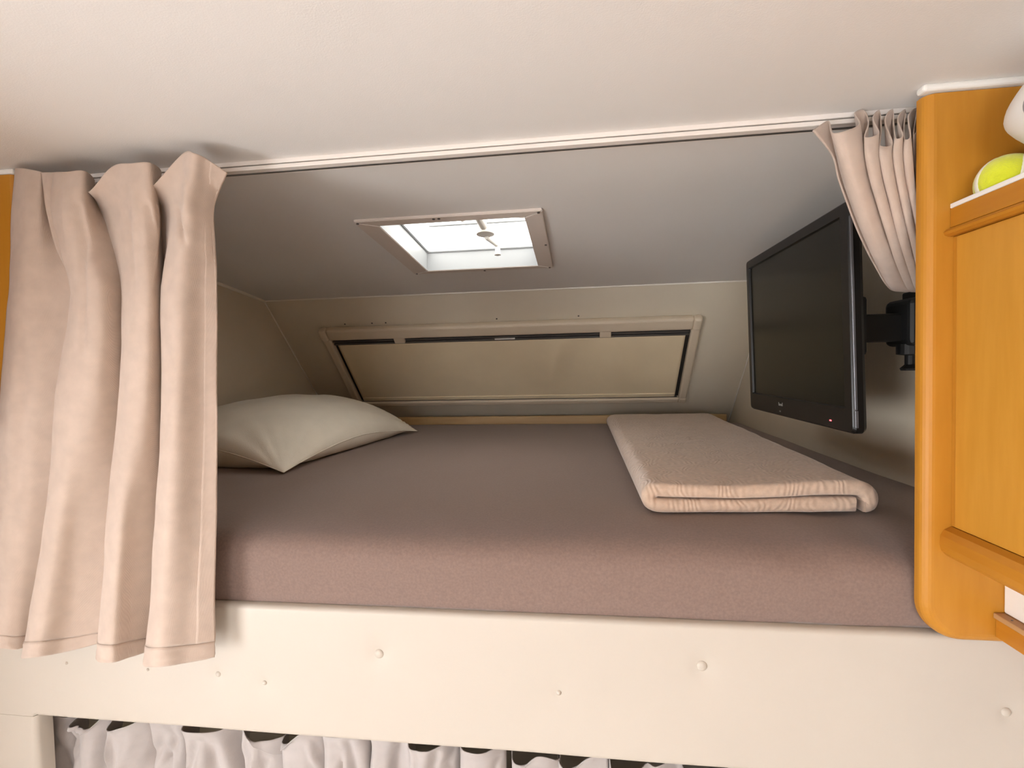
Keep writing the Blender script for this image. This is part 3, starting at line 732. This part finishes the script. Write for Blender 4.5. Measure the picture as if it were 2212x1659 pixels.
bm = bm_new(); grid(bm, [[p + Vector((0, -0.0012, 0)) for p in r[-9:]] for r in P[:len(P) - nh]])
solid(obj('side_hem', bm, M['curtain'], CLC, True), 0.0006)

CRt = thing('gathered_curtain', (0.44, 0.05, 1.72), 'beige pleated curtain gathered to the right and tucked behind the wooden end panel', 'curtain')
P = curtain_mesh(CURTAIN_RIGHT, 9, 6, wr=0.0008)
bm = bm_new(); grid(bm, P)
CRC = solid(obj('cloth', bm, M['curtain'], CRt, True), 0.0016)
bm = bm_new(); grid(bm, [[p + Vector((0, -0.0014, 0)) for p in r[:9]] for r in P])
solid(obj('side_hem', bm, M['curtain'], CRC, True), 0.0012)

# cab curtain below the panel
def low_curtain(x0, x1, n, ztop, zbot, ybase, dips, seed):
    rnd = random.Random(seed)
    rows = []
    cols = []
    for k in range(n):
        a = x0 + (x1 - x0) * k / n
        w = (x1 - x0) / n
        am = rnd.uniform(0.6, 1.3); a += rnd.uniform(-0.16, 0.16) * w if k else 0.0
        cols += [(a, 0.0, am), (a + 0.10 * w, 0.9, am), (a + 0.55 * w, 1.0, am), (a + 0.92 * w, 0.55, am)]
    cols.append((x1, 0.2, 1))
    nrow = 9
    for i in range(nrow):
        q = i / (nrow - 1)
        row = []
        for (x, f, am) in cols:
            amp = 0.050 * (1.0 if q < 0.05 else (0.42 if q < 0.12 else 0.85)) * am
            z = ztop + (zbot - ztop) * (q ** 1.4)
            if i == 0:
                z -= 0.008 * f
                for dx, dw, dd in dips: z -= dd * math.exp(-((x - dx) / dw) ** 2) 
            row.append((x + 0.006 * rnd.uniform(-1, 1) * q, ybase - amp * f, z))
        rows.append(row)
    return rows
def gathers(x0, x1, n, seed):
    rnd = random.Random(seed); out = []
    for k in range(n):
        x = rnd.uniform(x0, x1); s = rnd.uniform(-0.035, 0.035); z = rnd.uniform(0.90, 0.985); l = rnd.uniform(0.05, 0.13)
        out.append(([(x, z), (x + s * 0.4, z - l * 0.5), (x + s, z - l)], rnd.choice((-1, 1, 1)) * rnd.uniform(0.006, 0.014), rnd.uniform(0.005, 0.011)))
    return out
LC = thing('cab_curtain', (-0.45, 0.075, 0.3), 'pale grey pleated curtain hanging below the cream padded panel', 'curtain')
rows = low_curtain(-1.09, -0.142, 11, 0.978, 0.3, 0.088, [(-0.998, 0.02, 0.03), (-0.954, 0.018, 0.032), (-0.89, 0.02, 0.028), (-0.778, 0.016, 0.018), (-0.675, 0.016, 0.012), (-0.577, 0.026, 0.075)], 3)
P = curtain_mesh(rows, 14, 9, None, 0.003, gathers(-1.08, -0.15, 55, 4), True)
bm = bm_new(); grid(bm, P); solid(obj('cloth', bm, M['curtain_low'], LC, True), 0.0016)
LC2 = thing('cab_curtain', (0.12, 0.085, 0.3), 'short loose pale curtain end with dark gaps under the middle of the cream panel', 'curtain')
rows = low_curtain(-0.132, 0.24, 4, 0.972, 0.3, 0.092, [(-0.112, 0.016, 0.06), (-0.03, 0.018, 0.06), (0.063, 0.018, 0.05), (0.147, 0.02, 0.05), (0.21, 0.02, 0.04)], 9)
P = curtain_mesh(rows, 14, 9, None, 0.003, gathers(-0.12, 0.23, 18, 5), True)
bm = bm_new(); grid(bm, P); solid(obj('cloth', bm, M['curtain_low'], LC2, True), 0.0016)
o = obj('cab_curtain_track', bbox(-1.1, 0.6, 0.112, 0.122, 1.165, 1.1895, 0.002), M['alu'])
tag(o, 'dark curtain track under the bunk board behind the pale curtain', 'curtain rail')

# ================================================================== television and bracket
TX, TY0, TY1, TZ0, TZ1 = 0.500, 0.207, 0.776, 1.490, 1.920
TV = thing('television', (TX, 0.49, TZ0), 'black flat television with a red standby light hung on the right wall', 'television')
tilt = 0.011 / 0.43
def tvp(d, y, z): return Vector((TX + d - tilt * (z - TZ0), y, z))
def rrect(y0, y1, z0, z1, r, n=5):
    pts = []
    for (cy, cz, a0) in ((y1 - r, z1 - r, 0), (y0 + r, z1 - r, 1), (y0 + r, z0 + r, 2), (y1 - r, z0 + r, 3)):
        for k in range(n + 1):
            t = (a0 + k / n) * H
            pts.append((cy + r * math.cos(t), cz + r * math.sin(t)))
    return pts
def tvloft(name, secs, mt, parent=TV, smooth=False, cap=(True, True)):
    bm = bm_new()
    V = grid(bm, [[tvp(d, y, z) for y, z in pts] for d, pts in secs], close=True)
    if cap[0]: bm.faces.new(V[0][::-1])
    if cap[1]: bm.faces.new(V[-1])
    return obj(name, bm, M[mt], parent, smooth)
# front frame as a ring
o1 = rrect(TY0, TY1, TZ0, TZ1, 0.012); o2 = rrect(TY0 + 0.004, TY1 - 0.004, TZ0 + 0.004, TZ1 - 0.004, 0.010)
i1 = rrect(TY0 + 0.030, TY1 - 0.022, TZ0 + 0.046, TZ1 - 0.024, 0.002)
i2 = rrect(TY0 + 0.032, TY1 - 0.024, TZ0 + 0.048, TZ1 - 0.026, 0.002)
bm = bm_new()
V = grid(bm, [[tvp(d, y, z) for y, z in pts] for d, pts in ((0.018, o1), (0.005, o1), (0.0, o2), (0.0, i1), (0.005, i2), (0.015, i2))], close=True)
BZ = obj('bezel', bm, M['black'], TV)
bm = bm_new()
bm.faces.new([bm.verts.new(tvp(0.006, y, z)) for y, z in ((TY0 + 0.03, TZ0 + 0.046), (TY1 - 0.02, TZ0 + 0.046), (TY1 - 0.02, TZ1 - 0.022), (TY0 + 0.03, TZ1 - 0.022))])
o = obj('screen', bm, M['screen'], TV); o['label'] = 'dark switched off screen'
solid(o, 0.002)
i3 = rrect(TY0 + 0.02, TY1 - 0.02, TZ0 + 0.02, TZ1 - 0.02, 0.02); i4 = rrect(TY0 + 0.06, TY1 - 0.06, TZ0 + 0.06, TZ1 - 0.06, 0.03)
tvloft('back_shell', ((0.018, o1), (0.024, o2), (0.030, i3), (0.044, i4)), 'black')
def tvbox(name, d0, d1, y0, y1, z0, z1, mt, bev=0.0, label=None):
    bm = bbox(d0, d1, y0, y1, z0, z1, bev)
    for v in bm.verts: v.co = tvp(v.co.x, v.co.y, v.co.z)
    o = obj(name, bm, M[mt], BZ)
    if label: o['label'] = label
    return o
tvbox('side_trim', 0.002, 0.007, TY0 - 0.0022, TY0 + 0.004, TZ0 + 0.045, TZ1 - 0.03, 'silver', 0.001, 'silver strip along the near edge')
tvbox('side_trim', 0.002, 0.008, TY0 - 0.0022, TY0 + 0.004, TZ0 + 0.012, TZ0 + 0.044, 'silver', 0.001, 'silver strip along the near edge')
# maker's lettering, too small to read in the photograph: a few pale strokes
ly = 0.560
for k, (hh, ww) in enumerate(((0.0085, 0.0018), (0.0050, 0.0040), (0.0050, 0.0040), (0.0050, 0.0040), (0.0085, 0.0018))):
    tvbox('logo_stroke', -0.0006, 0.0005, ly - ww, ly, TZ0 + 0.026, TZ0 + 0.026 + hh, 'print', 0, None)
    ly -= ww + 0.0022
tvbox('logo_stroke', -0.0006, 0.0005, 0.548, 0.556, TZ0 + 0.010, TZ0 + 0.014, 'print')
tvbox('standby_light', -0.0008, 0.0006, 0.290, 0.297, TZ0 + 0.0155, TZ0 + 0.0185, 'led', 0.0005, 'glowing red standby light')

BR = thing('television_bracket', (0.69, 0.33, 1.66), 'black swivel bracket between the television and the right wall', 'bracket')
obj('mounting_plate', bbox(0.5415, 0.560, 0.275, 0.44, 1.635, 1.752, 0.008), M['blackmat'], BR)
obj('arm', bbox(0.558, 0.645, 0.292, 0.345, 1.662, 1.717, 0.004), M['blackmat'], BR)
obj('swivel_block', bbox(0.628, 0.678, 0.262, 0.352, 1.652, 1.745, 0.012, 3), M['blackmat'], BR)
obj('wall_plate', bbox(0.676, 0.699, 0.245, 0.375, 1.635, 1.765, 0.004), M['blackmat'], BR)
bm = bm_new(); lathe(bm, [(0.002, -0.03), (0.016, -0.030), (0.018, -0.026), (0.014, -0.022), (0.010, -0.018), (0.010, 0.0), (0.024, 0.002), (0.024, 0.022), (0.002, 0.024)], (0.650, 0.300, 1.634), 'Z', 20)
o = obj('clamp_screw', bm, M['blackmat'], BR)

# ================================================================== right overhead cabinet
CB = thing('overhead_cabinet', (0.65, -0.02, 1.231), 'honey wood overhead cabinet with rounded end panel and open shelf on the right', 'cabinet')
def end_panel(name, x0, x1, z0, z1, y0, y1, rc, be, parent, flip=False):
    def outline(ins):
        pts = []
        r = rc - ins
        for k in range(13):
            t = math.pi + H * k / 12
            pts.append((x0 + rc + r * math.cos(t), z0 + rc + r * math.sin(t)))
        pts += [(x1, z0 + ins), (x1, z1), (x0 + ins, z1)]
        return pts
    secs = [(y1, 0.0)]
    for k in range(7):
        t = k / 6 * H
        secs.append((y0 + be - be * math.sin(t), be - be * math.cos(t)))
    bm = bm_new()
    V = grid(bm, [[Vector(((x0 + x1) - x if flip else x, y, z)) for x, z in outline(ins)] for y, ins in secs], close=True)
    bm.faces.new(V[0][::-1]); bm.faces.new(V[-1])
    o = obj(name, bm, M['wood'], parent)
    return o
end_panel('end_panel', 0.4775, XC - 0.001, 1.2265, 1.989, -0.022, -0.002, 0.055, 0.014, CB)
YF = -2.3
obj('carcass', bbox(0.529, XC - 0.001, YF, -0.0225, 1.352, 1.80), M['wood'], CB)
obj('shelf', bbox(0.516, XC - 0.001, YF, -0.0225, 1.8005, 1.8195), M['wood_h'], CB)
SR = obj('shelf_rail', bbox(0.508, 0.5155, YF, -0.0225, 1.806, 1.832, 0.001), M['wood_h'], CB)
o = obj('rail_edging', bbox(0.5075, 0.5165, YF, -0.0225, 1.832, 1.8385, 0.0012), M['white'], SR); o['label'] = 'cream edging strip on the shelf rail'
def yprof(name, pts, mt, y0=YF, y1=-0.0225):
    bm = bm_new(); prism(bm, [(x, 0, z) for x, z in pts], (0, y0, 0), (0, y1, 0))
    return obj(name, bm, M[mt], CB)
yprof('top_moulding', [(0.5285, 1.8000), (0.508, 1.8055), (0.503, 1.8035), (0.500, 1.800), (0.501, 1.7965), (0.506, 1.794), (0.5285, 1.7935)], 'wood_h')
yprof('lower_moulding', [(0.5285, 1.3925), (0.512, 1.3925), (0.503, 1.388), (0.4985, 1.380), (0.4975, 1.368), (0.500, 1.358), (0.507, 1.351), (0.5285, 1.3495)], 'wood_h')
o = obj('door', bbox(0.511, 0.5285, -0.90, -0.030, 1.3935, 1.793, 0.0015), M['wood_door'], CB)
yd = -1.79
obj('door', bbox(0.511, 0.5285, yd, -0.905, 1.3935, 1.793, 0.0015), M['wood_door'], CB)
obj('stile', bbox(0.5125, 0.5285, -0.0295, -0.0225, 1.3935, 1.793), M['wood'], CB)
o = obj('cream_batten', bbox(0.579, XC - 0.001, YF, -0.0225, 1.273, 1.3515, 0.002), M['white'], CB); o['label'] = 'cream board below the cabinet door'
o = obj('ledge_plank', bbox(0.566, XC - 0.001, YF, -0.0225, 1.265, 1.2725, 0.001), M['plank'], CB); LPK = o; o['label'] = 'raw brown plank forming a ledge'
obj('ledge_front', bbox(0.569, XC - 0.001, YF, -0.0225, 1.238, 1.2648, 0.001), M['wood_h'], CB)
for yy in (-0.045, -0.085): 
    bm = bm_new(); lathe(bm, [(0.0004, 0), (0.0014, 0), (0.0012, 0.0006), (0.0003, 0.0007)], (0.5725, yy, 1.2725), 'Z', 8); obj('nail', bm, M['screw'], LPK)

# left end panel and cabinet
CBL = thing('overhead_cabinet', (-1.15, -0.01, 1.50), 'honey wood cabinet edge glimpsed at the far left beside the long curtain', 'cabinet')
end_panel('end_panel', XL + 0.001, -0.985, 1.2305, 1.989, -0.0095, 0.006, 0.055, 0.010, CBL, flip=True)
obj('carcass', bbox(XL + 0.001, -1.06, YF, -0.096, 1.50, 1.998), M['wood'], CBL)

# ================================================================== things on the shelf
BLp = Vector((0.552, -0.057, 1.8535)); br_ = 0.0335
TB = thing('tennis_ball', (BLp.x, BLp.y, BLp.z - br_), 'yellow green tennis ball with a pale seam resting on the wooden shelf', 'ball')
bm = bm_new(); bmesh.ops.create_uvsphere(bm, u_segments=36, v_segments=20, radius=br_)
for v in bm.verts: v.co += BLp
obj('felt', bm, M['ball'], TB, True)
rot = Matrix.Rotation(math.radians(261), 3, 'Z') @ Matrix.Rotation(math.radians(164), 3, 'X') @ Matrix.Rotation(math.radians(181.5), 3, 'Y')
seam = []
for k in range(121):
    t = 2 * math.pi * k / 120
    a, b_ = 0.72, 0.28
    p = Vector((a * math.cos(t) + b_ * math.cos(3 * t), a * math.sin(t) - b_ * math.sin(3 * t), 2 * math.sqrt(a * b_) * math.sin(2 * t)))
    p = rot @ p.normalized()
    seam.append(BLp + p * (br_ - 0.0002))
# flat ribbon along the seam
bm = bm_new(); rows = []
for k, p in enumerate(seam):
    d = (seam[(k + 1) % 120] - seam[(k - 1) % 120]).normalized(); nrm = (p - BLp).normalized(); sd = d.cross(nrm)
    rows.append([p + sd * 0.0044 - nrm * 0.0003, p + sd * 0.0034 + nrm * 0.0004, p + nrm * 0.0007, p - sd * 0.0034 + nrm * 0.0004, p - sd * 0.0044 - nrm * 0.0003])
grid(bm, rows); obj('seam', bm, M['ballseam'], TB, True)

AP = thing('white_appliance', (0.598, -0.144, 1.8195), 'rounded white plastic appliance with a grey disc standing behind the tennis ball', 'appliance')
prof = [(0.030, 0.0), (0.038, 0.002), (0.042, 0.012), (0.048, 0.030), (0.058, 0.050), (0.072, 0.065), (0.090, 0.086), (0.0925, 0.100), (0.084, 0.120), (0.066, 0.142), (0.030, 0.163), (0.004, 0.168)]
pp = cr_line([Vector((r, 0, h)) for r, h in prof], 3)
bm = bm_new(); lathe(bm, [(p.x, p.z) for p in pp], (0.598, -0.144, 1.8197), 'Z', 48)
obj('body', bm, M['white'], AP, True)
ax = Vector((-0.972, -0.16, 0.05)).normalized()
cc = Vector((0.598, -0.144, 1.8197 + 0.086)) + ax * 0.0905
up = Vector((0, 0, 1)); e1 = ax.cross(up).normalized(); e2 = e1.cross(ax)
bm = bm_new()
V = grid(bm, [[cc + ax * h + (e1 * math.cos(t) + e2 * math.sin(t)) * r for t in [2 * math.pi * k / 24 for k in range(24)]] for r, h in ((0.017, -0.01), (0.017, 0.003), (0.015, 0.005), (0.002, 0.005))], close=True)
bm.faces.new(V[-1])
o = obj('grey_disc', bm, M['grey'], AP, True); o['label'] = 'grey round disc on the front'
